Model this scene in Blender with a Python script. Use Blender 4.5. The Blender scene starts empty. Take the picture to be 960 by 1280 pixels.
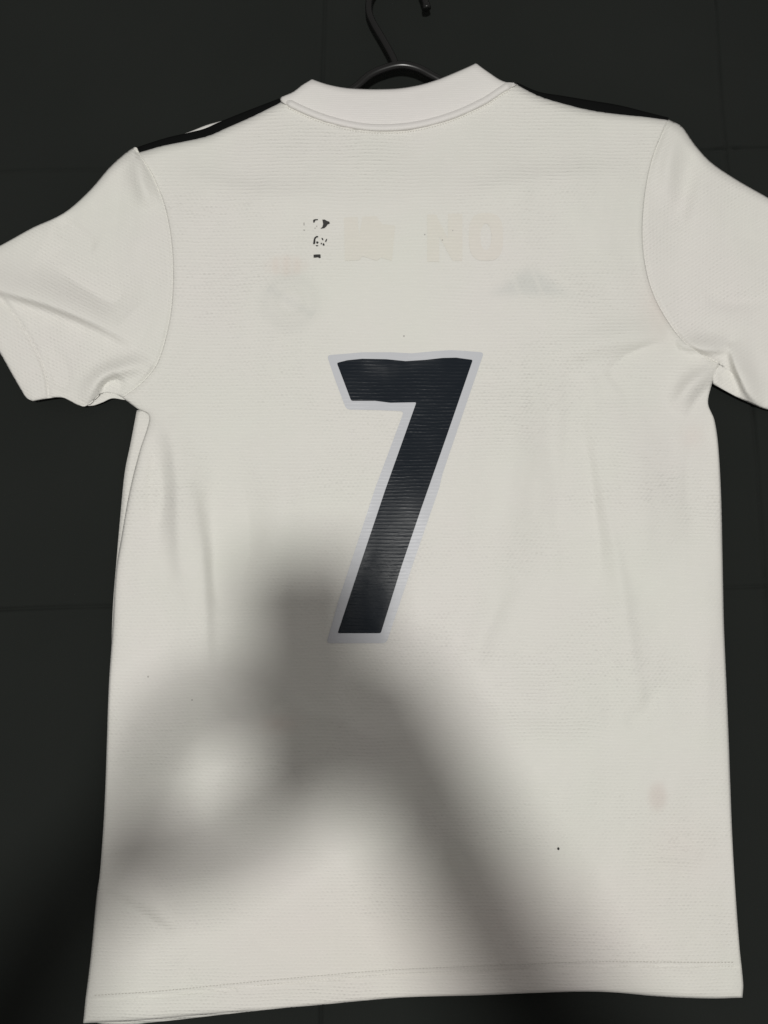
import bpy, bmesh, math, random
import numpy as np
from mathutils import Vector, noise

random.seed(4)
scene = bpy.context.scene
col = scene.collection

# ------------------------------------------------------------------ camera
CAM_H, TILT, FPX = 0.62, math.radians(4.0), 960.0
cam_data = bpy.data.cameras.new('camera')
cam_data.sensor_width = 36.0
cam_data.lens = 36.0 * FPX / 1280.0
cam_data.clip_start = 0.01
cam_data.clip_end = 50
cam = bpy.data.objects.new('camera', cam_data)
cam.location = (0, 0, CAM_H)
cam.rotation_euler = (TILT, 0, 0)
col.objects.link(cam)
scene.camera = cam

# ------------------------------------------------------------------ world + lamp
world = bpy.data.worlds.new('World')
scene.world = world
world.use_nodes = True
bg = world.node_tree.nodes['Background']
bg.inputs['Color'].default_value = (1.0, 0.96, 0.92, 1)
bg.inputs['Strength'].default_value = 0.21

LAMP = Vector((-0.012, -0.120, 2.1))
ld = bpy.data.lights.new('ceiling_lamp', 'AREA')
ld.shape = 'DISK'
ld.size = 0.18
ld.energy = 27.6
ld.color = (1.0, 0.985, 0.945)
lamp = bpy.data.objects.new('ceiling_lamp', ld)
lamp.location = LAMP
col.objects.link(lamp)

scene.view_settings.view_transform = 'Standard'
scene.view_settings.look = 'None'
scene.view_settings.exposure = 0
scene.view_settings.gamma = 1
scene.render.engine = 'CYCLES'
scene.render.resolution_x, scene.render.resolution_y = 768, 1024

# ------------------------------------------------------------------ measuring helpers
CT, ST = math.cos(TILT), math.sin(TILT)

def ray(u, v):
    x = (np.asarray(u, float) - 480.0) / FPX
    y = -(np.asarray(v, float) - 640.0) / FPX
    return x, y * CT + ST, y * ST - CT

def at(u, v, z):
    """measured place on the bed (photo units of about 0.65 mm) raised to height z"""
    dx, dy, dz = ray(u, v)
    t = (np.asarray(z, float) - CAM_H) / dz
    return np.stack([dx * t, dy * t, np.asarray(z, float) + 0 * dx], -1)

def under_lamp(u, v, h):
    s = Vector(at(u, v, 0.0))
    k = (LAMP.z - h) / LAMP.z
    return LAMP + (s - LAMP) * k

def smooth_curve(pts, n=None, step=2.0):
    """centripetal-ish Catmull-Rom through pts, resampled evenly"""
    p = np.asarray(pts, float)
    if len(p) > 2:
        out = []
        ext = np.vstack([2 * p[0] - p[1], p, 2 * p[-1] - p[-2]])
        for i in range(1, len(ext) - 2):
            a, b, c, d = ext[i - 1:i + 3]
            L = np.linalg.norm(c - b)
            m1 = (c - a) / (np.linalg.norm(c - b) + np.linalg.norm(b - a) + 1e-9) * L
            m2 = (d - b) / (np.linalg.norm(d - c) + np.linalg.norm(c - b) + 1e-9) * L
            t = np.linspace(0, 1, 16, endpoint=False)[:, None]
            out.append((2*t**3-3*t**2+1)*b + (t**3-2*t**2+t)*m1 + (-2*t**3+3*t**2)*c + (t**3-t**2)*m2)
        p = np.vstack(out + [p[-1:]])
    s = np.concatenate([[0], np.cumsum(np.linalg.norm(np.diff(p, axis=0), axis=1))])
    if n is None:
        n = max(3, int(s[-1] / step))
    q = np.linspace(0, s[-1], n)
    return np.stack([np.interp(q, s, p[:, 0]), np.interp(q, s, p[:, 1])], -1)

def seg_dist(P, line):
    """distance, side (+1/-1) and 0..1 position of every point of P along a polyline"""
    line = np.asarray(line, float)
    best = np.full(len(P), 1e9); side = np.ones(len(P)); pos = np.zeros(len(P))
    lens = np.linalg.norm(np.diff(line, axis=0), axis=1)
    cum = np.concatenate([[0], np.cumsum(lens)]); tot = cum[-1]
    for i in range(len(line) - 1):
        a, b = line[i], line[i + 1]
        d = b - a
        r = P - a
        t = np.clip((r @ d) / (d @ d + 1e-12), 0, 1)
        e = r - t[:, None] * d
        dist = np.hypot(e[:, 0], e[:, 1])
        m = dist < best
        best[m] = dist[m]
        side[m] = np.sign(d[0] * r[m, 1] - d[1] * r[m, 0])
        pos[m] = (cum[i] + t[m] * lens[i]) / tot
    return best, side, pos

# ------------------------------------------------------------------ materials
def new_mat(name):
    m = bpy.data.materials.new(name); m.use_nodes = True
    nt = m.node_tree
    return m, nt, nt.nodes['Principled BSDF']

def N(nt, t, **kw):
    n = nt.nodes.new(t)
    for k, v in kw.items():
        if k.startswith('i_'):
            n.inputs[k[2:].replace('_', ' ')].default_value = v
        else:
            setattr(n, k, v)
    return n

def mathn(nt, op, a, b=None, c=None):
    n = nt.nodes.new('ShaderNodeMath'); n.operation = op
    for i, x in enumerate((a, b, c)):
        if x is None: continue
        if isinstance(x, (int, float)): n.inputs[i].default_value = x
        else: nt.links.new(x, n.inputs[i])
    return n.outputs[0]

def knit_height(nt, period=4.4, dots=0.5, wob=1.8):
    """knit courses: broken horizontal ribs with small eyelets, in cloth (UV) units of 1/1000 photo px"""
    uv = N(nt, 'ShaderNodeUVMap', uv_map='cloth')
    nz = N(nt, 'ShaderNodeTexNoise', i_Scale=9.0, i_Detail=3.0)
    nt.links.new(uv.outputs[0], nz.inputs['Vector'])
    sep = N(nt, 'ShaderNodeSeparateXYZ'); nt.links.new(uv.outputs[0], sep.inputs[0])
    v = mathn(nt, 'MULTIPLY_ADD', nz.outputs['Fac'], 0.006 * wob, sep.outputs['Y'])
    u = mathn(nt, 'MULTIPLY_ADD', nz.outputs['Fac'], 0.004, sep.outputs['X'])
    kv = 2 * math.pi * 1000.0 / period
    row = mathn(nt, 'SINE', mathn(nt, 'MULTIPLY', v, kv))
    # staggered eyelets: every second row shifted by half a cell
    rowid = mathn(nt, 'FLOOR', mathn(nt, 'MULTIPLY', v, 1000.0 / period))
    sh = mathn(nt, 'MULTIPLY', mathn(nt, 'MODULO', rowid, 2.0), math.pi)
    colw = mathn(nt, 'SINE', mathn(nt, 'ADD', mathn(nt, 'MULTIPLY', u, 2 * math.pi * 1000.0 / (period * 1.35)), sh))
    eye = mathn(nt, 'MULTIPLY', colw, mathn(nt, 'MULTIPLY', row, 1.0))
    # patches where the ribs read more or less strongly, and yarn irregularity
    mp = N(nt, 'ShaderNodeMapping'); mp.inputs['Scale'].default_value = (60, 420, 1)
    nt.links.new(uv.outputs[0], mp.inputs[0])
    yarn = N(nt, 'ShaderNodeTexNoise', i_Scale=1.0, i_Detail=2.0); nt.links.new(mp.outputs[0], yarn.inputs['Vector'])
    mp2 = N(nt, 'ShaderNodeMapping'); mp2.inputs['Scale'].default_value = (5, 9, 1)
    nt.links.new(uv.outputs[0], mp2.inputs[0])
    patch = N(nt, 'ShaderNodeTexNoise', i_Scale=1.0, i_Detail=2.0); nt.links.new(mp2.outputs[0], patch.inputs['Vector'])
    pm = N(nt, 'ShaderNodeMapRange'); pm.inputs[1].default_value = 0.3; pm.inputs[2].default_value = 0.7
    pm.inputs[3].default_value = 0.12; pm.inputs[4].default_value = 1.0
    nt.links.new(patch.outputs['Fac'], pm.inputs[0])
    h = mathn(nt, 'MULTIPLY_ADD', eye, dots, row)
    h = mathn(nt, 'MULTIPLY', h, pm.outputs[0])
    h = mathn(nt, 'MULTIPLY', h, mathn(nt, 'MAXIMUM', mathn(nt, 'MULTIPLY_ADD', yarn.outputs['Fac'], 4.5, -1.5), 0.1))
    h = mathn(nt, 'MULTIPLY_ADD', yarn.outputs['Fac'], 1.3, h)
    return h, uv, pm

def cloth_mat(name, base, bump=0.75, period=4.4, dots=0.5, tint=True, mottled=0.03, scale=0.00022):
    m, nt, b = new_mat(name)
    b.inputs['Roughness'].default_value = 0.88
    b.inputs['Specular IOR Level'].default_value = 0.22
    b.inputs['Sheen Weight'].default_value = 0.12
    b.inputs['Sheen Roughness'].default_value = 0.5
    h, uv, pm = knit_height(nt, period, dots)
    bp = N(nt, 'ShaderNodeBump'); bp.inputs['Strength'].default_value = bump
    bp.inputs['Distance'].default_value = scale
    nt.links.new(h, bp.inputs['Height']); nt.links.new(bp.outputs[0], b.inputs['Normal'])
    # slight yellowing / laundering mottle of the white yarn
    nz = N(nt, 'ShaderNodeTexNoise', i_Scale=4.5, i_Detail=4.0, i_Roughness=0.6)
    nt.links.new(uv.outputs[0], nz.inputs['Vector'])
    mix = N(nt, 'ShaderNodeMix', data_type='RGBA')
    nt.links.new(nz.outputs['Fac'], mix.inputs[0])
    r, g, bl = base
    mix.inputs[6].default_value = (r * (1 + mottled), g * (1 - mottled * .3), bl * (1 + mottled), 1)
    mix.inputs[7].default_value = (r * (1 - mottled), g * (1 + mottled * .3), bl * (1 - mottled), 1)
    out = mix.outputs[2]
    # base colour follows the knit height: lows slightly darker, highs slightly lighter
    rr = N(nt, 'ShaderNodeMapRange'); rr.inputs[1].default_value = -1.0; rr.inputs[2].default_value = 1.6
    rr.inputs[3].default_value = 0.91; rr.inputs[4].default_value = 1.03
    nt.links.new(h, rr.inputs[0])
    vm = N(nt, 'ShaderNodeVectorMath', operation='SCALE'); nt.links.new(out, vm.inputs[0]); nt.links.new(rr.outputs[0], vm.inputs[3])
    out = vm.outputs[0]
    if tint:
        at_ = N(nt, 'ShaderNodeAttribute', attribute_name='show_through')
        mu = N(nt, 'ShaderNodeVectorMath', operation='MULTIPLY')
        nt.links.new(out, mu.inputs[0]); nt.links.new(at_.outputs['Color'], mu.inputs[1])
        out = mu.outputs[0]
    nt.links.new(out, b.inputs['Base Color'])
    return m

WHITE = (0.80, 0.794, 0.750)
M = {}
M['knit'] = cloth_mat('white_mesh_knit', WHITE)
M['sleeve_knit'] = cloth_mat('white_sleeve_knit', WHITE, bump=0.5, period=4.0, dots=0.7, tint=False)
M['smooth_knit'] = cloth_mat('white_smooth_knit', (0.81, 0.795, 0.77), bump=0.15, period=2.6, dots=0.3, tint=False)

def plain(name, base, rough, spec=0.5, noise_scale=0, var=0.1, bump=0.0, bscale=400, sheen=0):
    m, nt, b = new_mat(name)
    b.inputs['Roughness'].default_value = rough
    b.inputs['Specular IOR Level'].default_value = spec
    b.inputs['Sheen Weight'].default_value = sheen
    tc = N(nt, 'ShaderNodeTexCoord')
    nz = N(nt, 'ShaderNodeTexNoise', i_Scale=noise_scale or 60.0, i_Detail=3.0)
    nt.links.new(tc.outputs['Object'], nz.inputs['Vector'])
    mix = N(nt, 'ShaderNodeMix', data_type='RGBA'); nt.links.new(nz.outputs['Fac'], mix.inputs[0])
    mix.inputs[6].default_value = tuple(c * (1 - var) for c in base) + (1,)
    mix.inputs[7].default_value = tuple(c * (1 + var) for c in base) + (1,)
    nt.links.new(mix.outputs[2], b.inputs['Base Color'])
    if bump:
        n2 = N(nt, 'ShaderNodeTexNoise', i_Scale=bscale, i_Detail=2.0)
        nt.links.new(tc.outputs['Object'], n2.inputs['Vector'])
        bp = N(nt, 'ShaderNodeBump'); bp.inputs['Strength'].default_value = bump; bp.inputs['Distance'].default_value = 0.0004
        nt.links.new(n2.outputs['Fac'], bp.inputs['Height']); nt.links.new(bp.outputs[0], b.inputs['Normal'])
    return m

def vinyl(name, base, rough, bump, spec):
    m, nt, b = new_mat(name)
    b.inputs['Roughness'].default_value = rough
    b.inputs['Specular IOR Level'].default_value = spec
    b.inputs['Base Color'].default_value = base + (1,)
    h, uv, pm = knit_height(nt, 4.4, 0.12, 1.2)
    bp = N(nt, 'ShaderNodeBump'); bp.inputs['Strength'].default_value = 1.0; bp.inputs['Distance'].default_value = bump * 0.0001
    nt.links.new(h, bp.inputs['Height']); nt.links.new(bp.outputs[0], b.inputs['Normal'])
    nz = N(nt, 'ShaderNodeTexNoise', i_Scale=30.0, i_Detail=4.0); nt.links.new(uv.outputs[0], nz.inputs['Vector'])
    mr = N(nt, 'ShaderNodeMapRange'); mr.inputs[3].default_value = rough * 0.75; mr.inputs[4].default_value = rough * 1.3
    nt.links.new(nz.outputs['Fac'], mr.inputs[0]); nt.links.new(mr.outputs[0], b.inputs['Roughness'])
    return m

M['print_black'] = vinyl('black_vinyl_print', (0.0125, 0.0165, 0.0225), 0.25, 0.3, 0.045)
M['print_grey'] = vinyl('pale_grey_vinyl_print', (0.585, 0.60, 0.635), 0.28, 0.3, 0.07)
M['remnant'] = plain('black_print_remnant', (0.018, 0.017, 0.016), 0.6)
M['faint_remnant'] = plain('faint_grey_remnant', (0.45, 0.44, 0.42), 0.8)
M['residue'] = cloth_mat('yellowed_glue_residue', (0.780, 0.760, 0.700), tint=False, bump=0.2)
M['stripe'] = plain('black_stripe_tape', (0.005, 0.0055, 0.0055), 0.85, 0.08, bump=0.3, bscale=900)
M['thread'] = plain('white_thread', (0.72, 0.705, 0.66), 0.9, 0.2)
M['plastic'] = plain('black_hanger_plastic', (0.008, 0.008, 0.008), 0.28, 0.5, bump=0.05, bscale=120)
M['skin'] = plain('skin', (0.46, 0.29, 0.21), 0.55, 0.4, bump=0.2)
M['dark_cloth'] = plain('dark_clothing', (0.03, 0.03, 0.035), 0.9, 0.2, bump=0.3)
M['hair'] = plain('dark_hair', (0.015, 0.011, 0.009), 0.5, 0.4, bump=0.8)
M['phone_glass'] = plain('phone_glass', (0.02, 0.02, 0.022), 0.15, 0.5)
M['phone_metal'] = plain('phone_metal', (0.25, 0.25, 0.26), 0.3, 0.5)

# dark sheet: plain weave, tiny lint
m, nt, b = new_mat('black_green_sheet')
M['sheet'] = m
b.inputs['Roughness'].default_value = 0.9
b.inputs['Specular IOR Level'].default_value = 0.18
b.inputs['Sheen Weight'].default_value = 0.03
tc = N(nt, 'ShaderNodeTexCoord')
n1 = N(nt, 'ShaderNodeTexNoise', i_Scale=7.0, i_Detail=5.0); nt.links.new(tc.outputs['Object'], n1.inputs['Vector'])
mix = N(nt, 'ShaderNodeMix', data_type='RGBA'); nt.links.new(n1.outputs['Fac'], mix.inputs[0])
mix.inputs[6].default_value = (0.0112, 0.0136, 0.0121, 1)
mix.inputs[7].default_value = (0.0168, 0.0190, 0.0172, 1)
sep = N(nt, 'ShaderNodeSeparateXYZ'); nt.links.new(tc.outputs['Object'], sep.inputs[0])
wx = mathn(nt, 'SINE', mathn(nt, 'MULTIPLY', sep.outputs['X'], 2 * math.pi / 0.0011))
wy = mathn(nt, 'SINE', mathn(nt, 'MULTIPLY', sep.outputs['Y'], 2 * math.pi / 0.0011))
n2 = N(nt, 'ShaderNodeTexNoise', i_Scale=900.0, i_Detail=2.0); nt.links.new(tc.outputs['Object'], n2.inputs['Vector'])
hh = mathn(nt, 'ADD', mathn(nt, 'MULTIPLY', mathn(nt, 'MULTIPLY', wx, wy), 0.5), mathn(nt, 'MULTIPLY', n2.outputs['Fac'], 2.0))
bp = N(nt, 'ShaderNodeBump'); bp.inputs['Strength'].default_value = 0.4; bp.inputs['Distance'].default_value = 0.0003
nt.links.new(hh, bp.inputs['Height']); nt.links.new(bp.outputs[0], b.inputs['Normal'])
nt.links.new(mix.outputs[2], b.inputs['Base Color'])

# ------------------------------------------------------------------ object helpers
def link(o, parent=None):
    col.objects.link(o)
    if parent is not None: o.parent = parent
    return o

def mesh_obj(name, verts, faces, mat, parent=None, uv=None, smooth=True, attr=None):
    me = bpy.data.meshes.new(name)
    me.from_pydata([tuple(map(float, v)) for v in verts], [], faces)
    me.materials.append(mat)
    if smooth: me.polygons.foreach_set('use_smooth', [True] * len(me.polygons))
    if uv is not None:
        lay = me.uv_layers.new(name='cloth')
        idx = np.empty(len(me.loops), np.int32); me.loops.foreach_get('vertex_index', idx)
        lay.data.foreach_set('uv', np.asarray(uv, np.float32)[idx].ravel())
    if attr is not None:
        ca = me.color_attributes.new('show_through', 'FLOAT_COLOR', 'POINT')
        ca.data.foreach_set('color', np.asarray(attr, np.float32).ravel())
    me.update()
    return link(bpy.data.objects.new(name, me), parent)

def empty(name, loc, label=None, cat=None):
    o = bpy.data.objects.new(name, None); o.location = loc; col.objects.link(o)
    o.empty_display_size = 0.02
    if label: o['label'] = label
    if cat: o['category'] = cat
    return o

def solid(o, t, offset=-1):
    md = o.modifiers.new('thickness', 'SOLIDIFY'); md.thickness = t; md.offset = offset
    return o

def grid_faces(nu, nv):
    return [(j * nu + i, j * nu + i + 1, (j + 1) * nu + i + 1, (j + 1) * nu + i) for j in range(nv - 1) for i in range(nu - 1)][:]

def coons(top, bottom, left, right, nu, nv):
    """patch of nu x nv points between four curves"""
    T, B = smooth_curve(top, nu), smooth_curve(bottom, nu)
    L, R = smooth_curve(left, nv), smooth_curve(right, nv)
    s = np.linspace(0, 1, nu)[None, :, None]; t = np.linspace(0, 1, nv)[:, None, None]
    P = (1 - t) * T[None] + t * B[None] + (1 - s) * L[:, None] + s * R[:, None]
    P -= (1-s)*(1-t)*T[0] + s*(1-t)*T[-1] + (1-s)*t*B[0] + s*t*B[-1]
    return P.reshape(-1, 2)

# ------------------------------------------------------------------ bed sheet (the surface)
def axis_points(lo, hi, step, marks, fine=0.0009, half=0.010):
    pts = list(np.arange(lo, hi + step, step))
    for m_ in marks:
        pts = [p for p in pts if abs(p - m_) > half]
        pts += list(np.arange(m_ - half, m_ + half, fine))
    return np.array(sorted(pts))

VX = [float(at(v, 100, 0)[0]) for v in (404, 908)]
VX = [VX[0] - (VX[1] - VX[0]), VX[0], VX[1], VX[1] + (VX[1] - VX[0])]
HY = [float(at(480, v, 0)[1]) for v in (196, 747)]
HY = [HY[0] + (HY[0] - HY[1]), HY[0], HY[1], HY[1] - (HY[0] - HY[1])]
gx = axis_points(-1.0, 1.0, 0.008, VX)
gy = axis_points(-1.25, 0.95, 0.008, HY)
XX, YY = np.meshgrid(gx, gy)
zz = np.zeros_like(XX)
flat = np.stack([XX.ravel(), YY.ravel()], -1)
nzv = np.array([noise.fractal(Vector((x * 6, y * 5, 0.3)), 1.0, 2.0, 3) for x, y in flat]).reshape(XX.shape)
nzf = np.array([noise.noise(Vector((x * 12 + y * 9, y * 34 - x * 12, 7.3))) for x, y in flat]).reshape(XX.shape)
zz += nzv * 0.0045 + nzf * 0.0012
for i, vx in enumerate(VX):      # pressed-in stitch lines: groove with puffed shoulders, puckered along the line
    d = np.abs(XX - vx)
    pk = (0.8 + 0.25 * np.sin(YY * 520 + 3 * np.sin(YY * 90))) * np.clip(0.55 + 0.45 * np.sin(YY * 19 + i * 2.1) + 0.3 * np.sin(YY * 47 + i), 0.45, 1)
    zz += -0.0036 * np.exp(-(d / 0.0013) ** 2) * pk + 0.0009 * np.exp(-((d - 0.004) / 0.004) ** 2)
for i, hy in enumerate(HY):
    d = np.abs(YY - hy)
    pk = (0.8 + 0.25 * np.sin(XX * 500 + 3 * np.sin(XX * 80))) * np.clip(0.55 + 0.45 * np.sin(XX * 17 + i * 1.7 + 2) + 0.3 * np.sin(XX * 41 + i), 0.45, 1)
    zz += -0.0032 * np.exp(-(d / 0.0013) ** 2) * pk + 0.0008 * np.exp(-((d - 0.004) / 0.004) ** 2)
zz -= zz.max() * 0.8
XW = XX + 0.06 * np.maximum(XX, 0) / 0.28 * (0.36 - YY) * 0.9 + 0.002 * np.sin(YY * 14)
YW = YY + 0.036 * XX + 0.0015 * np.sin(XX * 17)
sheet = mesh_obj('bed_sheet', np.stack([XW.ravel(), YW.ravel(), zz.ravel() - 0.0015], -1), grid_faces(len(gx), len(gy)), M['sheet'])
sheet['kind'] = 'structure'

# ------------------------------------------------------------------ shirt: measured outlines
SHOULDER_L = [(173,190),(203,181.5),(242,173.5),(262,168.5),(283,159),(315,145),(336,134.5),(351,127)]
NECK = [(351,127),(375,139),(405,151),(440,160),(475,163.5),(520,160),(565,148),(605,130),(630,114),(646,105)]
SHOULDER_R = [(646,105),(673,119),(702,128),(738,137),(774,142),(805,145),(835,149)]
ARM_R = [(835,149),(815,200),(805,255),(804,310),(814,360),(834,400),(860,432),(899,455)]
SIDE_R = [(899,455),(890,480),(885,504),(893,525),(898,560),(902,640),(905,780),(910,900),(916,1060),(924,1180),(929,1230),(928,1247)]
ARM_L = [(173,190),(192,222),(207,262),(215,310),(216,360),(211,405),(197,453),(178,478),(153,497)]
SIDE_L = [(153,497),(172,511),(186,519),(184,535),(175,562),(162,614),(152,670),(145,715),(141,780),(136,860),(131,1000),(125,1090),(121,1118),(113,1200),(107,1248),(104,1279)]
HEM = [(104,1279),(170,1276),(280,1266),(390,1257),(500,1247),(600,1244),(700,1240),(760,1240),(830,1246),(890,1248),(928,1247)]
SL_TOP = [(-62,338),(-30,322),(0,307),(40,285),(80,266),(112,238),(140,206),(168,184),(173,190)]
SL_CUFF = [(-62,338),(-32,390),(0,441),(17,471),(27,488),(33,497),(41,501.5)]
SL_BOTTOM = [(41,501.5),(62,498),(78,497),(100,507),(110,506),(126,492),(140,491),(153,497)]
SR_TOP = [(835,149),(852,158),(868,180),(888,202),(920,224),(960,247),(1015,280)]
SR_CUFF = [(1015,280),(1035,400),(1018,525)]
SR_ARM = ARM_R + [(896,468),(891,480)]
SR_BOTTOM = [(891,480),(906,488),(925,498),(945,507),(960,512),(1018,525)]
COLLAR_TOP = [(390,99),(412,106),(440,110.5),(490,111),(520,107),(545,100),(570,90),(595,79)]
COLLAR_L = [(390,99),(378,106),(366,115),(351,122),(351,127)]
COLLAR_R = [(595,79),(612,91),(628,101),(646,105)]

OUTER = [SHOULDER_L, SHOULDER_R, SIDE_R, SIDE_L, HEM, SL_TOP, SL_CUFF, SL_BOTTOM, SR_TOP, SR_BOTTOM, SR_CUFF, COLLAR_TOP, COLLAR_L, COLLAR_R]
OUTER = [smooth_curve(c, step=9) for c in OUTER]

# folds: (points, height in mm, width on the + side, width on the - side).
# + side is the left of a line drawn downwards, the underside of a line drawn rightwards.
FOLDS = [
    ([(150,250),(300,262),(500,262),(700,258),(830,240)], 9.0, 190, 70),
    ([(716,440),(722,540),(735,640),(760,760)], -5.0, 34, 26),
    ([(770,500),(790,600),(800,720)], 3.8, 36, 40),
    ([(300,560),(290,680),(300,820)], -2.0, 40, 40),
    ([(640,480),(630,620),(600,760)], 4.2, 50, 40),
    ([(560,830),(640,880),(760,890)], 3.4, 26, 40),
    ([(330,540),(345,640),(340,760)], 3.2, 30, 34),
    ([(680,1000),(700,1090),(690,1180)], 3.4, 40, 40),
    ([(400,1050),(380,1120),(330,1180)], -1.6, 34, 40),
    ([(205,522),(216,550),(222,600),(223,660),(228,730)], 5.0, 7, 30),
    ([(192,540),(196,600),(196,680)], -2.4, 10, 12),
    ([(236,600),(250,680),(255,760),(258,860)], 3.0, 34, 8),
    ([(262,830),(290,880),(330,905)], 1.8, 12, 22),
    ([(735,455),(742,560),(756,640),(776,740),(792,840),(806,905)], 3.0, 26, 12),
    ([(700,470),(704,560),(712,660)], 2.0, 14, 34),
    ([(820,850),(806,890),(780,905)], -2.0, 12, 14),
    ([(897,462),(868,478),(840,512)], 4.2, 12, 16),
    ([(892,470),(878,500),(872,535),(880,580)], -2.8, 9, 9),
    ([(850,436),(800,448),(760,475)], -4.4, 13, 18),
    ([(690,450),(760,426),(835,418)], 3.4, 16, 22),
    ([(860,560),(866,620),(860,680)], -1.6, 14, 18),
    ([(640,720),(610,780),(580,850)], 2.4, 22, 14),
    ([(440,850),(450,880),(455,905)], -1.8, 10, 8),
    ([(340,860),(335,885),(352,905)], 2.2, 10, 10),
    ([(360,870),(395,893),(440,902)], 1.6, 12, 10),
    ([(90,1095),(121,1114),(172,1143),(240,1186)], 2.4, 40, 11),
    ([(150,1060),(190,1110),(215,1165)], -1.2, 16, 16),
    ([(807,1066),(840,1069),(880,1071)], 1.0, 5, 6),
    ([(620,370),(660,355),(710,365)], -0.8, 20, 20),
    ([(210,215),(300,240),(420,250)], 1.6, 26, 16),
    ([(560,250),(680,225),(800,215)], 1.4, 24, 16),
    ([(420,430),(450,436),(480,452),(520,440),(560,434)], 0.35, 14, 16),
    ([(300,700),(310,800),(290,900)], 1.4, 22, 26),
    ([(880,700),(884,820),(880,960)], 1.3, 20, 14),
    ([(540,900),(560,1000),(600,1090)], 1.2, 30, 20),
    # left sleeve
    ([(-40,349),(0,362),(60,380),(120,404),(172,432)], 8.0, 6, 28),
    ([(50,312),(110,345),(160,395)], -3.6, 24, 26),
    ([(76,270),(88,290),(120,310)], -2.2, 9, 12),
    ([(190,455),(150,462),(118,480),(106,503)], 4.5, 12, 10),
    ([(150,470),(140,480),(126,492)], -3.2, 8, 8),
    ([(62,430),(74,465),(80,492)], -1.8, 9, 12),
    ([(170,196),(176,225),(190,260)], 3.0, 9, 7),
    # right sleeve
    ([(846,158),(836,205),(832,260)], 2.2, 12, 12),
    ([(868,186),(858,230),(846,290)], -1.8, 14, 13),
    ([(882,200),(876,245),(860,310)], 1.1, 15, 26),
    ([(960,372),(915,377),(880,372)], -1.8, 10, 12),
    ([(912,428),(917,446),(923,466),(934,488),(950,508)], 6.5, 5.5, 17),
    ([(905,458),(915,478),(926,494)], -1.5, 8, 7),
    ([(845,428),(868,434),(892,437),(914,435)], 5.6, 5.5, 14),
    ([(940,300),(930,360),(900,420)], 1.5, 26, 26),
]
FOLDS = [(smooth_curve(p, step=8), a * (1.0 if min(w1, w2) > 9.5 or a > 5.5 else 1.25), w1 if a > 5.5 else max(w1, 11.5), w2 if a > 5.5 else max(w2, 10.5)) for p, a, w1, w2 in FOLDS]
# sewn lines: shallow grooves
HEM_SEAM = smooth_curve([(107,1250),(200,1244),(300,1234),(420,1223),(500,1217),(650,1211),(750,1207),(860,1208),(928,1208)], step=6)
CUFF_L_SEAM = smooth_curve([(-30,338),(0,372),(22,400),(46,440),(57,468),(61,496)], step=6)
SEAMS = [(HEM_SEAM, -1.3, 2.4), (CUFF_L_SEAM, -1.8, 2.6), (smooth_curve(ARM_L, step=6), -0.8, 3.0), (smooth_curve(ARM_R, step=6), -0.8, 3.0)]

def cloth_height(P):
    """height of the upper layer of the shirt over the bed, metres"""
    P = np.asarray(P, float).reshape(-1, 2)
    x, y = P[:, 0], P[:, 1]
    d = np.full(len(P), 1e9)
    for c in OUTER:
        d = np.minimum(d, seg_dist(P, c)[0])
    base = 5.6 + 6.5 * np.exp(-((y - 120) / 130) ** 2) + 1.5 * np.exp(-((x - 500) / 260) ** 2 - ((y - 650) / 330) ** 2)
    lo = np.array([noise.fractal(Vector((a / 150, b_ / 260, 1.7)), 1.0, 2.0, 2) for a, b_ in P])
    hi = np.array([noise.fractal(Vector((a / 46, b_ / 75, 4.1)), 1.0, 2.0, 3) for a, b_ in P])
    stiff = np.exp(-(seg_dist(P, np.array([(430, 475), (560, 475), (450, 790)]))[0] / 44) ** 4)   # the vinyl number stiffens the cloth
    h = base + 2.6 * lo + 1.0 * hi * (1 - 0.85 * stiff)
    for line, amp, wp, wn in FOLDS:
        near = (x > line[:, 0].min() - 3*max(wp,wn)) & (x < line[:, 0].max() + 3*max(wp,wn)) & (y > line[:, 1].min() - 3*max(wp,wn)) & (y < line[:, 1].max() + 3*max(wp,wn))
        if not near.any(): continue
        q = P[near]
        dd, sd, ps = seg_dist(q, line)
        # beyond the ends fold fades out
        w = np.where(sd > 0, wp, wn)
        fade = np.sin(np.pi * np.clip(ps, 0.0, 1.0)) ** 0.9 * 0.97 + 0.03
        h[near] += (1.9 if amp < 5.5 else 1.3) * amp * fade * np.exp(-(dd / w) ** 2)
    for line, amp, w in SEAMS:
        dd, _, _ = seg_dist(P, line)
        h += amp * np.exp(-(dd / w) ** 2) + 0.35 * np.exp(-((dd - 5) / 3) ** 2)
    t = np.clip(d / 11.0, 0, 1)
    edge = 3.0
    h = edge + (np.maximum(h, 3.4) - edge) * np.sqrt(np.clip(1 - (1 - t) ** 2, 0, 1))
    return h * 0.001

def spot(P, cx, cy, rx, ry, soft=1.0):
    return np.exp(-(((P[:, 0] - cx) / rx) ** 2 + ((P[:, 1] - cy) / ry) ** 2) ** soft)

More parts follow.
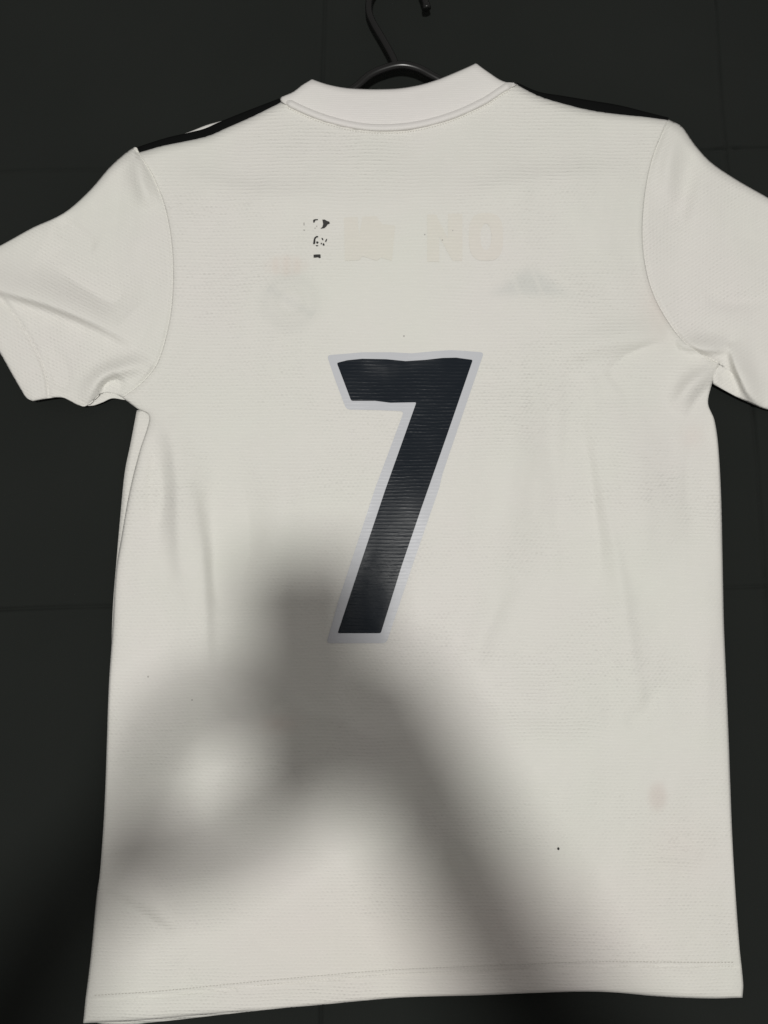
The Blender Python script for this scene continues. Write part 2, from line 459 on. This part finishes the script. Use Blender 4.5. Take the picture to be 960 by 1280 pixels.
def show_through(P):
    """tints of the prints on the shirt's other side that show through the thin white cloth"""
    c = np.ones((len(P), 4))
    def mul(mask, rgb):
        for k in range(3): c[:, k] *= 1 - mask * (1 - rgb[k])
    # crest on the chest: ring with a band and letters inside, small crown above
    rr_ = np.hypot((P[:, 0] - 363) / 40, (P[:, 1] - 377) / 38)
    mul(np.exp(-((rr_ - 0.78) / 0.24) ** 2), (0.952, 0.956, 0.955))
    mul(np.exp(-((rr_ - 0.42) / 0.12) ** 2) * 0.8, (0.95, 0.955, 0.95))
    mul(np.exp(-((P[:, 1] - 377 - 0.6 * (P[:, 0] - 363)) / 6) ** 2) * (rr_ < 0.85), (0.95, 0.955, 0.96))
    mul(np.clip(spot(P, 358, 332, 26, 13, 3) * (0.75 + 0.25 * np.cos((P[:, 0] - 358) * 0.45)), 0, 1), (0.985, 0.935, 0.92))
    # maker's mark on the chest: three slanted bars stepped into a triangle
    sg = lambda v, w: 1 / (1 + np.exp(-np.clip(v / w, -40, 40)))
    X, Y = P[:, 0], P[:, 1]
    tri = sg((X - 614) * 0.72 - (368 - Y), 4) * sg((708 - X) * 0.78 - (368 - Y), 4) * sg(368 - Y, 2.5) * sg(Y - 322, 3)
    slant = X - 0.45 * (Y - 345)
    gaps = 1 - 0.55 * np.exp(-((slant - 640) / 3.0) ** 2) - 0.55 * np.exp(-((slant - 668) / 3.0) ** 2)
    mul(tri * gaps, (0.89, 0.905, 0.915))
    # pinkish patches
    mul(spot(P, 822, 996, 12, 18, 2), (0.93, 0.885, 0.88))
    mul(spot(P, 826, 380, 22, 40), (0.99, 0.945, 0.94))
    mul(spot(P, 866, 545, 14, 14), (0.99, 0.965, 0.96))
    mul(spot(P, 850, 1060, 50, 45), (1.0, 0.982, 0.979))
    mul(spot(P, 350, 905, 24, 12), (0.99, 0.95, 0.94))
    mul(spot(P, 560, 1180, 330, 110), (1.0, 0.968, 0.966))
    return c

shirt = empty('football_shirt', tuple(at(500, 700, 0.0)),
              'white short sleeved football shirt showing its back with a black number 7', 'shirt')
SH = np.array(shirt.location)

def panel(name, P, nu, nv, mat, parent, dz=0.0, rot=0.0, tint=False, thick=0.0007, z=None, extra=None):
    h = (cloth_height(P) if z is None else z) + dz
    if extra is not None: h = h + extra
    V = at(P[:, 0], P[:, 1], h) - SH
    c, s = math.cos(rot), math.sin(rot)
    uv = np.stack([P[:, 0] * c + P[:, 1] * s, -P[:, 0] * s + P[:, 1] * c], -1) / 1000.0
    f = grid_faces(nu, nv)
    # face up: the photo's v axis runs down, so flip
    f = [tuple(reversed(q)) for q in f]
    o = mesh_obj(name, V, f, mat, parent, uv, True, show_through(P) if tint else None)
    if thick: solid(o, thick)
    return o

# back body panel
def joined(*cs):
    return np.vstack([smooth_curve(c, step=3)[(0 if i == 0 else 1):] for i, c in enumerate(cs)])
nu, nv = 270, 370
PB = coons(joined(SHOULDER_L, NECK, SHOULDER_R), HEM, joined(ARM_L, SIDE_L), joined(ARM_R, SIDE_R), nu, nv)
back = panel('back_panel', PB, nu, nv, M['knit'], shirt, tint=True)

# sleeves reach 4 units in under the body's armhole edge
def sleeve_patch(top, cuff, bottom, arm, nu, nv, inward, left):
    a = [(x + inward, y) for x, y in arm]
    a[0], a[-1] = arm[0], arm[-1]
    if left:
        return coons(top, bottom, cuff, a, nu, nv)
    return coons(top, bottom, a, cuff, nu, nv)

nu2, nv2 = 110, 130
PSL = sleeve_patch(SL_TOP, SL_CUFF, SL_BOTTOM, ARM_L, nu2, nv2, 4, True)
ex = -0.0008 * np.exp(-(seg_dist(PSL, smooth_curve(ARM_L, step=6))[0] / 5) ** 2)
sl = panel('sleeve', PSL, nu2, nv2, M['sleeve_knit'], shirt, rot=math.radians(28), extra=ex)
sl['label'] = 'sleeve with a deep fold above its cuff'
PSR = sleeve_patch(SR_TOP, SR_CUFF, SR_BOTTOM, SR_ARM, nu2, nv2, -4, False)
ex = -0.0008 * np.exp(-(seg_dist(PSR, smooth_curve(ARM_R, step=6))[0] / 5) ** 2)
sr = panel('sleeve', PSR, nu2, nv2, M['sleeve_knit'], shirt, rot=math.radians(-33), extra=ex)
sr['label'] = 'sleeve cut off by the picture edge'

# underside of the cut-off sleeve, seen below its turned edge
def low_patch(name, top, bottom, left, right, n1, n2, zc, ze, mat, parent, rot=0.0, w=7.0, edges=None):
    P = coons(top, bottom, left, right, n1, n2)
    d = np.full(len(P), 1e9)
    for c in (edges or [top, bottom, left, right]):
        d = np.minimum(d, seg_dist(P, smooth_curve(c, step=4))[0])
    t = np.clip(d / w, 0, 1)
    z = (ze + (zc - ze) * np.sqrt(np.clip(1 - (1 - t) ** 2, 0, 1)))
    wav = np.array([noise.noise(Vector((a / 18, b_ / 18, 2.2))) for a, b_ in P]) * 0.0006
    return panel(name, P, n1, n2, mat, parent, z=z + wav * t, rot=rot)

# small turned-in pleat below the other sleeve
ple_b = [(104,507),(116,507),(128,503),(140,498),(156,500)]
low_patch('sleeve_underside', [(104,500),(118,494),(128,488),(142,488),(156,494)], ple_b, [(104,500),(104,507)], [(156,494),(156,500)], 40, 12,
          0.0017, 0.0012, M['sleeve_knit'], sl, rot=0.5, edges=[ple_b])

# front body panel: lies under the back one, shows at the side below the arm and at the shoulder
FR_L = [(171,513),(163,555),(156,590),(150,650),(145,708),(141,760),(139,820),(136,900),(133,1000),(127,1090),(122,1120),(116,1200),(110,1245),(108,1276)]
FR_T = [(171,513),(300,470),(520,440),(760,440),(884,500)]
FR_R = [(884,500),(891,540),(896,640),(899,780),(904,900),(910,1060),(918,1180),(922,1242)]
FR_B = [(108,1276),(140,1281),(200,1277),(280,1268),(390,1256),(500,1243),(700,1237),(830,1240),(922,1242)]
front = low_patch('front_panel', FR_T, FR_B, FR_L, FR_R, 120, 150, 0.0022, 0.0012, M['knit'], shirt, w=5, edges=[FR_L, FR_R, FR_B])
ca = front.data.color_attributes.new('show_through', 'FLOAT_COLOR', 'POINT')
ca.data.foreach_set('color', np.ones(len(front.data.vertices) * 4, np.float32))
# yoke of the front that rolls over the shoulders
yl = low_patch('front_shoulder', [(180,184),(205,174),(232,166.5),(244,162),(258,156.5),(274,152),(300,145),(346,128)], [(190,215),(240,200),(300,185),(360,160)],
          [(180,184),(184,200),(190,215)], [(346,128),(352,145),(360,160)], 70, 20, 0.0026, 0.0022, M['smooth_knit'], shirt, edges=[[(180,184),(205,174),(232,166.5),(244,162),(258,156.5),(274,152),(300,145),(346,128)]])
low_patch('front_shoulder', [(650,108),(702,123),(774,137),(830,148)], [(640,150),(700,165),(774,175),(815,180)],
          [(650,108),(645,130),(640,150)], [(830,148),(822,165),(815,180)], 70, 20, 0.0026, 0.0022, M['smooth_knit'], shirt, edges=[[(650,108),(702,123),(774,137),(830,148)]])

# black shoulder stripes
def stripe(top, bottom):
    n1, n2 = 90, 9
    T, B = smooth_curve(top, n1), smooth_curve(bottom, n1)
    t = np.linspace(0, 1, n2)[:, None, None]
    P = (T[None] * (1 - t) + B[None] * t).reshape(-1, 2)
    tt = np.repeat(np.linspace(0, 1, n2), n1)
    z = 0.0036 + 0.0022 * np.sqrt(np.clip(1 - (1 - tt) ** 2, 0, 1)) - 0.0022 * np.clip((tt - 0.6) / 0.4, 0, 1)
    return panel('shoulder_stripe', P, n1, n2, M['stripe'], shirt, z=z, thick=0.0008)
stripe([(171,184),(207,172.5),(239,165),(256,160.5),(274,152.5),(310,138),(349,123)],
       [(180,196),(207,187),(246,179),(266,173.5),(288,163),(318,148),(353,131)])
stripe([(646,103),(673,114.5),(702,119.5),(738,125.5),(774,131.5),(812,141),(836,147)],
       [(646,112),(673,125),(702,134),(738,143),(774,148),(812,151),(833,154)])

# collar band with rolled seam
nuc, nvc = 150, 34
PC = coons(COLLAR_TOP, NECK, COLLAR_L, COLLAR_R, nuc, nvc)
dn = seg_dist(PC, smooth_curve(NECK, step=4))[0]
dt = seg_dist(PC, smooth_curve(COLLAR_TOP, step=4))[0]
zc = 0.0135 + 0.0012 * np.sin(np.clip(dn / 45, 0, 1) * math.pi)
zc = zc - 0.0045 * (1 - np.sqrt(np.clip(1 - (1 - np.clip(dt / 7, 0, 1)) ** 2, 0, 1)))
ds = np.minimum(seg_dist(PC, smooth_curve(COLLAR_L, step=4))[0], seg_dist(PC, smooth_curve(COLLAR_R, step=4))[0])
zc = zc - 0.004 * (1 - np.sqrt(np.clip(1 - (1 - np.clip(ds / 9, 0, 1)) ** 2, 0, 1)))
collar = panel('collar', PC, nuc, nvc, M['smooth_knit'], shirt, z=zc, thick=0.0010)

def ribbon_tube(name, line, width, zc_, zmin, mat, parent, n=160, m_=9, zs=None):
    """half-round tape following a line on the cloth"""
    L = smooth_curve(line, n)
    tg = np.gradient(L, axis=0); tg /= np.linalg.norm(tg, axis=1)[:, None]
    nr = np.stack([-tg[:, 1], tg[:, 0]], -1)
    rows = []; zz_ = []
    ang = np.linspace(-1, 1, m_)
    fade = np.clip(np.minimum(np.arange(n), np.arange(n)[::-1]) / 5.0, 0.1, 1) ** 0.6
    for a in ang:
        rows.append(L + nr * (a * width / 2) * fade[:, None])
        zz_.append(zmin + (zc_ - zmin) * np.sqrt(max(0, 1 - a * a)) * fade - 0.004 * (1 - fade) + (zs if zs is not None else 0))
    P = np.vstack(rows)
    return panel(name, P, n, m_, mat, parent, z=np.concatenate(zz_), thick=0)

neck_z = cloth_height(np.array(smooth_curve(NECK, 160)) + np.array([0, 3]))
inner = [(x + (0 if 0 < i < len(NECK) - 1 else 0), y - 4.0) for i, (x, y) in enumerate(NECK)]
inner[0] = (354, 124.5); inner[-1] = (643, 104.5)
ribbon_tube('collar_seam', inner, 10.5, 0.0168, 0.0122, M['smooth_knit'], collar)

# ------------------------------------------------------------------ decals draped on the cloth
def drape(name, poly, mat, parent, lift, cell=3.0, thick=0.0, rot=0.0, bend=None):
    poly = np.asarray(poly, float)
    bm = bmesh.new()
    vs = [bm.verts.new((x, y, 0)) for x, y in poly]
    bm.faces.new(vs); bm.normal_update()
    bmesh.ops.triangulate(bm, faces=bm.faces[:])
    lo, hi = poly.min(0), poly.max(0)
    for ax in (0, 1):
        k = math.floor((hi[ax] - lo[ax]) / cell)
        for i in range(1, k + 1):
            co = [0, 0, 0]; co[ax] = lo[ax] + (hi[ax] - lo[ax]) * i / (k + 1)
            no = [0, 0, 0]; no[ax] = 1
            bmesh.ops.bisect_plane(bm, geom=bm.verts[:] + bm.edges[:] + bm.faces[:], plane_co=co, plane_no=no, dist=1e-5)
    bm.verts.ensure_lookup_table(); bm.verts.index_update()
    P = np.array([(v.co.x, v.co.y) for v in bm.verts])
    F = []
    for f in bm.faces:
        idx = [v.index for v in f.verts]
        q = P[idx]
        ar = sum(q[i][0] * q[(i + 1) % len(q)][1] - q[(i + 1) % len(q)][0] * q[i][1] for i in range(len(q)))
        F.append(tuple(idx) if ar < 0 else tuple(reversed(idx)))   # v runs down: clockwise there = facing up
    bm.free()
    z = cloth_height(P) + lift
    c, s = math.cos(rot), math.sin(rot)
    o = mesh_obj(name, at(P[:, 0], P[:, 1], z) - SH, F, mat, parent, P / 1000.0)
    if thick: solid(o, thick)
    return o

def rounded(poly, r=3.0, n=4):
    p = np.asarray(poly, float); out = []
    for i in range(len(p)):
        a, b_, c = p[i - 1], p[i], p[(i + 1) % len(p)]
        d1, d2 = a - b_, c - b_
        l1, l2 = np.linalg.norm(d1), np.linalg.norm(d2)
        cosang = (d1 @ d2) / (l1 * l2 + 1e-9)
        if cosang < -0.9:
            out.append(b_); continue
        rr = min(r, l1 * 0.45, l2 * 0.45)
        A, C = b_ + d1 / l1 * rr, b_ + d2 / l2 * rr
        for k in range(n + 1):
            t = k / n
            out.append((1 - t) ** 2 * A + 2 * t * (1 - t) * b_ + t * t * C)
    return out

SEVEN_OUT = [(408.5,444),(434,442),(453,440.3),(488,440.3),(515,441.7),(542,439),(564,437.6),(586,439),(605,440.5),(575,528),(553,593),(549,610),(515.5,707),(483,804),
             (408,804),(423,751),(440,699),(469,610),(484,570),(505,514),(472,512.6),(433,512),(420,478)]
SEVEN_IN = [(421,453.6),(434,450.3),(453,448.4),(483,449),(507,451.4),(532,449.8),(553,447.4),(570,447),(591,449.8),(558,546),(525,640),(502,707.5),(476,791.5),
            (422,791.5),(451,703.5),(482,611),(520.5,502.8),(488,503.4),(469,501),(439,501)]
number = drape('number', rounded(SEVEN_OUT, 5), M['print_grey'], shirt, 0.0005, 3.0)
number['label'] = 'pale grey outlined number 7'
drape('number_fill', rounded(SEVEN_IN, 2.2), M['print_black'], number, 0.0008, 3.0)

# peeled name print: black scraps and yellowed ghosts of the letters
Z0, ZS = np.array([370.0, 260.0]), 16.0
def scrap(pts, mat='remnant', lift=0.0005, name='print_scrap'):
    drape(name, [tuple(Z0 + np.array(p, float) / ZS) for p in pts], M[mat], shirt, lift, 2.5)
def blot(cx, cy, rx, ry, ang=0, mat='remnant'):
    pts = []
    for k in range(9):
        a = 2 * math.pi * k / 9
        r = 1 + random.uniform(-0.2, 0.2)
        x, y = rx * r * math.cos(a), ry * r * math.sin(a)
        pts.append((cx + x * math.cos(ang) - y * math.sin(ang), cy + x * math.sin(ang) + y * math.cos(ang)))
    scrap(pts, mat)
scrap([(525,232),(575,230),(620,258),(668,272),(676,312),(632,328),(608,366),(566,402),(488,414),(528,374),(542,322),(534,270)])
scrap([(340,240),(375,222),(440,222),(440,240),(388,247),(368,290),(345,292)])
blot(415, 365, 15, 12, 0, 'faint_remnant'); blot(380, 402, 14, 11, 0, 'faint_remnant')
scrap([(342,722),(350,640),(368,588),(408,558),(446,562),(442,584),(408,592),(388,622),(385,705),(366,724)])
blot(427, 690, 22, 26); blot(420, 754, 26, 12); blot(528, 618, 14, 28, -0.5); blot(602, 650, 14, 40, 0.45)
blot(505, 712, 14, 18); blot(551, 730, 20, 28)
scrap([(350,934),(400,928),(488,926),(494,996),(462,1002),(440,986),(384,992),(352,992)])
blot(162, 318, 12, 34, 0, 'faint_remnant'); blot(164, 440, 20, 10, 0, 'faint_remnant')

def residue(poly): drape('glue_ghost', poly, M['residue'], shirt, 0.00035, 4.0)
# ghosts of the letters that were peeled off: block, N and O
residue([(430,272),(447,271),(449,296),(453,271),(470,270),(478,280),(494,282),(490,326),(476,322),(471,326),(453,320),(449,325),(431,326)])
residue([(534,268),(545,268),(560,298),(560,267),(578,267),(578,326),(566,326),(549,296),(549,327),(534,327)])
th = np.linspace(0, 2 * math.pi, 25)[:-1]
O_out = [(607.5 + 21.5 * math.copysign(abs(math.cos(a)) ** 0.7, math.cos(a)), 296 + 30 * math.copysign(abs(math.sin(a)) ** 0.7, math.sin(a))) for a in th]
O_in = [(607.5 + 7 * math.cos(a), 296 + 17 * math.sin(a)) for a in th]
half1 = [p for p in O_out[6:19]] + [p for p in reversed(O_in[6:19])]
half2 = [p for p in O_out[18:] + O_out[:7]] + [p for p in reversed(O_in[18:] + O_in[:7])]
residue(half1); residue(half2)

# lint specks
for x, y, r in ((698,1061,1.5),(505,420,1.0),(185,846,0.9),(240,875,0.9),(531,293,0.8),(553,300,0.8),(566,288,0.7)):
    drape('speck', [(x + r * math.cos(a), y + r * 1.2 * math.sin(a)) for a in np.linspace(0, 2*math.pi, 8)[:-1]], M['remnant' if r > 1.3 else 'faint_remnant'], shirt, 0.0006, 5)

# ------------------------------------------------------------------ stitching (rows of tiny threads, one part per seam)
def stitches(name, line, gap, length, width, parent, off=0.0, zfun=None, mat='thread'):
    total = np.linalg.norm(np.diff(smooth_curve(line, 400), axis=0), axis=1).sum()
    n = int(total / gap)
    L = smooth_curve(line, n)
    tg = np.gradient(L, axis=0); tg /= np.linalg.norm(tg, axis=1)[:, None]
    nr = np.stack([-tg[:, 1], tg[:, 0]], -1)
    C = (L + nr * off)[3:-3]; tg = tg[3:-3]; nr = nr[3:-3]; n = len(C)
    z = cloth_height(C) if zfun is None else zfun(C)
    V, F = [], []
    for i in range(n):
        k = len(V)
        for (a, b_, up) in ((-1, -.5, 0), (1, -.5, 0), (1, .5, 0), (-1, .5, 0), (-.45, 0, 1), (.45, 0, 1)):
            p = C[i] + tg[i] * a * length / 2 + nr[i] * b_ * width
            V.append(at(p[0], p[1], z[i] + 0.0001 + up * 0.00035) - SH)
        for f in ((0,1,5,4), (2,3,4,5), (1,2,5), (3,0,4)):
            F.append(tuple(reversed([k + q for q in f])))
    o = mesh_obj(name, V, F, M[mat], parent, smooth=False)
    o['kind'] = 'stuff'
    return o
stitches('hem_stitching', HEM_SEAM, 4.2, 2.6, 1.2, shirt, off=0)
stitches('hem_stitching', HEM_SEAM, 4.2, 2.6, 1.0, shirt, off=-5.0)
stitches('cuff_stitching', CUFF_L_SEAM, 4.0, 2.6, 1.1, sl, off=0)
below = [(x, y + 3.2) for x, y in NECK]
stitches('collar_stitching', below, 3.4, 1.8, 1.3, collar)

# ------------------------------------------------------------------ hanger
def tube(name, pts, rad, mat, parent, origin, res=14, step=0.004, flat_=1.0):
    P = [Vector(p) for p in pts]
    S = []
    ext = [2 * P[0] - P[1]] + P + [2 * P[-1] - P[-2]]
    for i in range(1, len(ext) - 2):
        a, b_, c, d = ext[i - 1:i + 3]
        for k in range(8):
            t = k / 8
            S.append(0.5 * ((2*b_) + (c - a) * t + (2*a - 5*b_ + 4*c - d) * t*t + (3*b_ - a - 3*c + d) * t**3))
    S.append(P[-1])
    V, F = [], []
    n = len(S)
    for i, p in enumerate(S):
        tg = (S[min(i + 1, n - 1)] - S[max(i - 1, 0)]).normalized()
        up = Vector((0, 0, 1)); sd = tg.cross(up).normalized(); up = sd.cross(tg)
        r = rad if not callable(rad) else rad(i / (n - 1))
        e = 1.0
        if i == 0 or i == n - 1: e = 0.55
        for k in range(res):
            a = 2 * math.pi * k / res
            V.append(p + (sd * math.cos(a) + up * math.sin(a) * flat_) * r * e - Vector(origin))
    for i in range(n - 1):
        for k in range(res):
            F.append((i*res + k, i*res + (k+1) % res, (i+1)*res + (k+1) % res, (i+1)*res + k))
    F.append(tuple(reversed(range(res)))); F.append(tuple((n - 1)*res + k for k in range(res)))
    return mesh_obj(name, V, F, mat, parent)

H0 = Vector(at(497, 80, 0.0))
hanger = empty('coat_hanger', H0, 'black plastic tube hanger with open hook in the shirt collar', 'hanger')
hz = 0.0062
def hp(u, v, z=hz): return at(u, v, z)
tube('hook', [hp(495,84,0.0062), hp(491,72,0.0062), hp(480,52,0.006), hp(466,28,0.006), hp(461,12,0.006), hp(464,-6,0.006), hp(478,-22,0.006), hp(500,-30,0.006), hp(520,-22,0.006), hp(528,-8,0.006), hp(532,4,0.006), hp(534,12,0.006)],
     lambda t: 0.0030 if t < 0.93 else 0.0036, M['plastic'], hanger, H0)
tube('shoulder_bar', [hp(215,212,0.0050), hp(260,190,0.005), hp(330,160,0.005), hp(400,134,0.0055), hp(440,113,0.0058), hp(462,95,0.006), hp(482,86,0.006), hp(502,82,0.006), hp(522,86,0.006), hp(545,98,0.006), hp(580,116,0.0055), hp(650,138,0.005), hp(730,165,0.005), hp(790,188,0.005)],
     0.0036, M['plastic'], hanger, H0)
tube('trouser_bar', [hp(215,212,0.0050), hp(240,226,0.0046), hp(500,214,0.0046), hp(765,204,0.0046), hp(790,188,0.005)], 0.0030, M['plastic'], hanger, H0)

# ------------------------------------------------------------------ the photographer leaning over the bed, whose shadow falls on the shirt
PHZ = 0.634
pc = under_lamp(388, 846, PHZ)
phone = empty('phone', pc, 'phone held flat above the shirt, throwing the blurred shadow below the number', 'phone')
phone.rotation_euler = (TILT, 0, math.radians(2))
def rounded_slab(name, w, l, t, r, mat, parent, z=0.0, cx=0.0, cy=0.0):
    bm = bmesh.new()
    ring = []
    for sx, sy, a0 in ((1,1,0), (-1,1,90), (-1,-1,180), (1,-1,270)):
        for k in range(7):
            a = math.radians(a0 + 15 * k)
            ring.append((cx + sx * (w/2 - r) + r * math.cos(a), cy + sy * (l/2 - r) + r * math.sin(a)))
    lo = [bm.verts.new((x, y, z)) for x, y in ring]; hi = [bm.verts.new((x, y, z + t)) for x, y in ring]
    bm.faces.new(list(reversed(lo))); bm.faces.new(hi)
    for i in range(len(ring)):
        j = (i + 1) % len(ring); bm.faces.new((lo[i], lo[j], hi[j], hi[i]))
    bmesh.ops.bevel(bm, geom=[e for e in bm.edges if abs(e.verts[0].co.z - e.verts[1].co.z) < 1e-6], offset=min(t * 0.2, 0.0012), segments=2, affect='EDGES')
    me = bpy.data.meshes.new(name); bm.to_mesh(me); bm.free(); me.materials.append(mat)
    return link(bpy.data.objects.new(name, me), parent)
rounded_slab('phone_body', 0.0715, 0.136, 0.0078, 0.012, M['phone_metal'], phone)
rounded_slab('screen', 0.0680, 0.132, 0.0006, 0.010, M['phone_glass'], phone, z=0.0079)
rounded_slab('camera_bump', 0.020, 0.034, 0.0014, 0.006, M['phone_glass'], phone, z=-0.0015, cx=0.018, cy=0.043)

def skinned(name, joints, bones, root, mat, parent, sub=2):
    """joints: name -> (position, radius); one continuous skin over the joint graph"""
    keys = list(joints)
    me = bpy.data.meshes.new(name)
    o0 = Vector(parent.location) if parent else Vector()
    me.from_pydata([tuple(Vector(joints[k][0]) - o0) for k in keys], [(keys.index(a), keys.index(b_)) for a, b_ in bones], [])
    o = bpy.data.objects.new(name, me); link(o, parent)
    md = o.modifiers.new('skin', 'SKIN'); md.use_smooth_shade = True; md.branch_smoothing = 0.3
    sv = me.skin_vertices[0].data if me.skin_vertices else None
    if sv is None:
        o.data.skin_vertices.new() if hasattr(o.data.skin_vertices, 'new') else None
        sv = me.skin_vertices[0].data
    for i, k in enumerate(keys):
        r = joints[k][1]
        sv[i].radius = (r, r) if not isinstance(r, tuple) else r
        sv[i].use_root = (k == root)
    ss = o.modifiers.new('smooth', 'SUBSURF'); ss.levels = sub; ss.render_levels = sub
    me.materials.append(mat)
    return o

person = empty('person', (0, -0.95, 0.0), 'photographer kneeling over the bed in dark clothes, holding a phone with both hands', 'person')
J, Bn = {}, []
def chain(prefix, start, pts):
    prev = start
    for i, (p, r) in enumerate(pts):
        k = f'{prefix}{i}'; J[k] = (Vector(p), r); Bn.append((prev, k)); prev = k
    return prev
U = under_lamp
J['pelvis'] = (Vector((0, -0.98, 0.48)), 0.13)
chain('spine', 'pelvis', [((0, -0.97, 0.62), 0.125), ((0, -0.92, 0.78), 0.14), ((0, -0.83, 0.95), 0.15), ((0, -0.78, 1.04), 0.10), ((0, -0.74, 1.10), 0.055), ((0, -0.70, 1.15), 0.055)])
chain('head', 'spine5', [((0, -0.66, 1.20), 0.085), ((0, -0.63, 1.27), 0.085)])
for sx, nm in ((-1, 'a'), (1, 'b')):
    chain('leg' + nm, 'pelvis', [((sx*0.10, -0.96, 0.42), 0.09), ((sx*0.13, -0.86, 0.22), 0.075), ((sx*0.14, -0.78, 0.07), 0.06), ((sx*0.14, -0.98, 0.06), 0.055), ((sx*0.13, -1.16, 0.045), 0.038), ((sx*0.13, -1.24, 0.03), 0.03)])
# left arm and hand
e = chain('armL', 'spine3', [((-0.17, -0.78, 1.00), 0.062), ((-0.23, -0.64, 0.88), 0.047), (U(-90, 1480, 0.84), 0.042), (U(5, 1270, 0.79), 0.035), (U(90, 1125, 0.695), 0.020), (U(146, 1070, 0.655), 0.019), (U(172, 1005, 0.650), 0.019)])
chain('indexL', e, [(U(192, 940, 0.645), 0.014), (U(222, 886, 0.640), 0.0110), (U(285, 852, 0.632), 0.0100), (U(345, 862, 0.626), 0.0090), (U(385, 880, 0.624), 0.007)])
chain('middleL', e, [(U(180, 950, 0.652), 0.013), (U(205, 900, 0.650), 0.0100), (U(275, 872, 0.640), 0.009), (U(345, 895, 0.622), 0.0085)])
chain('thumbL', 'armL5', [(U(225, 1078, 0.660), 0.018), (U(298, 1050, 0.658), 0.0135), (U(362, 1015, 0.655), 0.0115), (U(420, 975, 0.652), 0.0095)])
chain('ringL', 'armL5', [(U(235, 1064, 0.640), 0.016), (U(310, 1040, 0.630), 0.0115), (U(370, 1000, 0.623), 0.010), (U(410, 960, 0.622), 0.0085)])
# right arm and hand
e = chain('armR', 'spine3', [((0.17, -0.78, 1.00), 0.062), ((0.23, -0.64, 0.88), 0.050), (U(840, 1540, 0.86), 0.044), (U(678, 1275, 0.745), 0.037), (U(594, 1110, 0.685), 0.036), (U(555, 1030, 0.655), 0.037), (U(522, 970, 0.650), 0.038)])
chain('indexR', e, [(U(526, 890, 0.645), 0.017), (U(512, 850, 0.634), 0.0125), (U(488, 828, 0.624), 0.011), (U(450, 835, 0.622), 0.009)])
chain('middleR', e, [(U(530, 915, 0.640), 0.016), (U(495, 890, 0.627), 0.0115), (U(455, 885, 0.622), 0.010), (U(420, 890, 0.622), 0.009)])
chain('littleR', 'armR5', [(U(515, 990, 0.640), 0.016), (U(475, 960, 0.625), 0.0115), (U(440, 945, 0.622), 0.009)])
chain('thumbR', 'armR5', [(U(525, 1000, 0.668), 0.018), (U(490, 955, 0.662), 0.0135), (U(462, 920, 0.655), 0.0115), (U(440, 885, 0.652), 0.0095)])
body = skinned('body', J, Bn, 'pelvis', M['skin'], person)

# clothes: a T-shirt and trousers around the trunk and limbs
Jc, Bc = {}, []
def cchain(prefix, start, pts):
    prev = start
    for i, (p, r) in enumerate(pts):
        k = f'{prefix}{i}'; Jc[k] = (Vector(p), r)
        if prev: Bc.append((prev, k))
        prev = k
    return prev
cchain('t', None, [((0, -0.97, 0.50), 0.145), ((0, -0.97, 0.62), 0.14), ((0, -0.92, 0.78), 0.155), ((0, -0.83, 0.95), 0.165), ((0, -0.785, 1.035), 0.10)])
for sx, nm in ((-1, 'a'), (1, 'b')):
    cchain('s' + nm, 't3', [((sx*0.17, -0.78, 1.00), 0.075), ((sx*0.215, -0.675, 0.91), 0.066)])
skinned('tee_shirt', Jc, Bc, 't1', M['dark_cloth'], person)
Jc, Bc = {}, []
cchain('p', None, [((0, -0.98, 0.50), 0.14), ((0, -0.975, 0.44), 0.13)])
for sx, nm in ((-1, 'a'), (1, 'b')):
    cchain('l' + nm, 'p1', [((sx*0.10, -0.955, 0.40), 0.098), ((sx*0.13, -0.86, 0.22), 0.084), ((sx*0.14, -0.78, 0.075), 0.068), ((sx*0.14, -0.98, 0.065), 0.062), ((sx*0.13, -1.14, 0.05), 0.045)])
skinned('trousers', Jc, Bc, 'p0', M['dark_cloth'], person)
# hair: cap over the back and top of the head
hv, hf = [], []
hc = Vector((0, -0.655, 1.255)) - person.location
for i in range(13):
    for k in range(24):
        th_ = math.pi * 0.62 * i / 12; ph = 2 * math.pi * k / 24
        d = Vector((math.sin(th_) * math.cos(ph), math.sin(th_) * math.sin(ph), math.cos(th_)))
        d = Vector((d.x, d.y * math.cos(-0.5) + d.z * math.sin(-0.5) * -1 * -1, d.z * math.cos(0.5) - d.y * math.sin(-0.5)))
        r = 0.098 + 0.006 * noise.noise(d * 6)
        hv.append(hc + Vector((d.x * r * 0.86, d.y * r, d.z * r * 1.05)))
hf = grid_faces(24, 13) + [(j*24 + 23, j*24, (j+1)*24, (j+1)*24 + 23) for j in range(12)]
hair = mesh_obj('hair', hv, hf, M['hair'], person); solid(hair, 0.01)
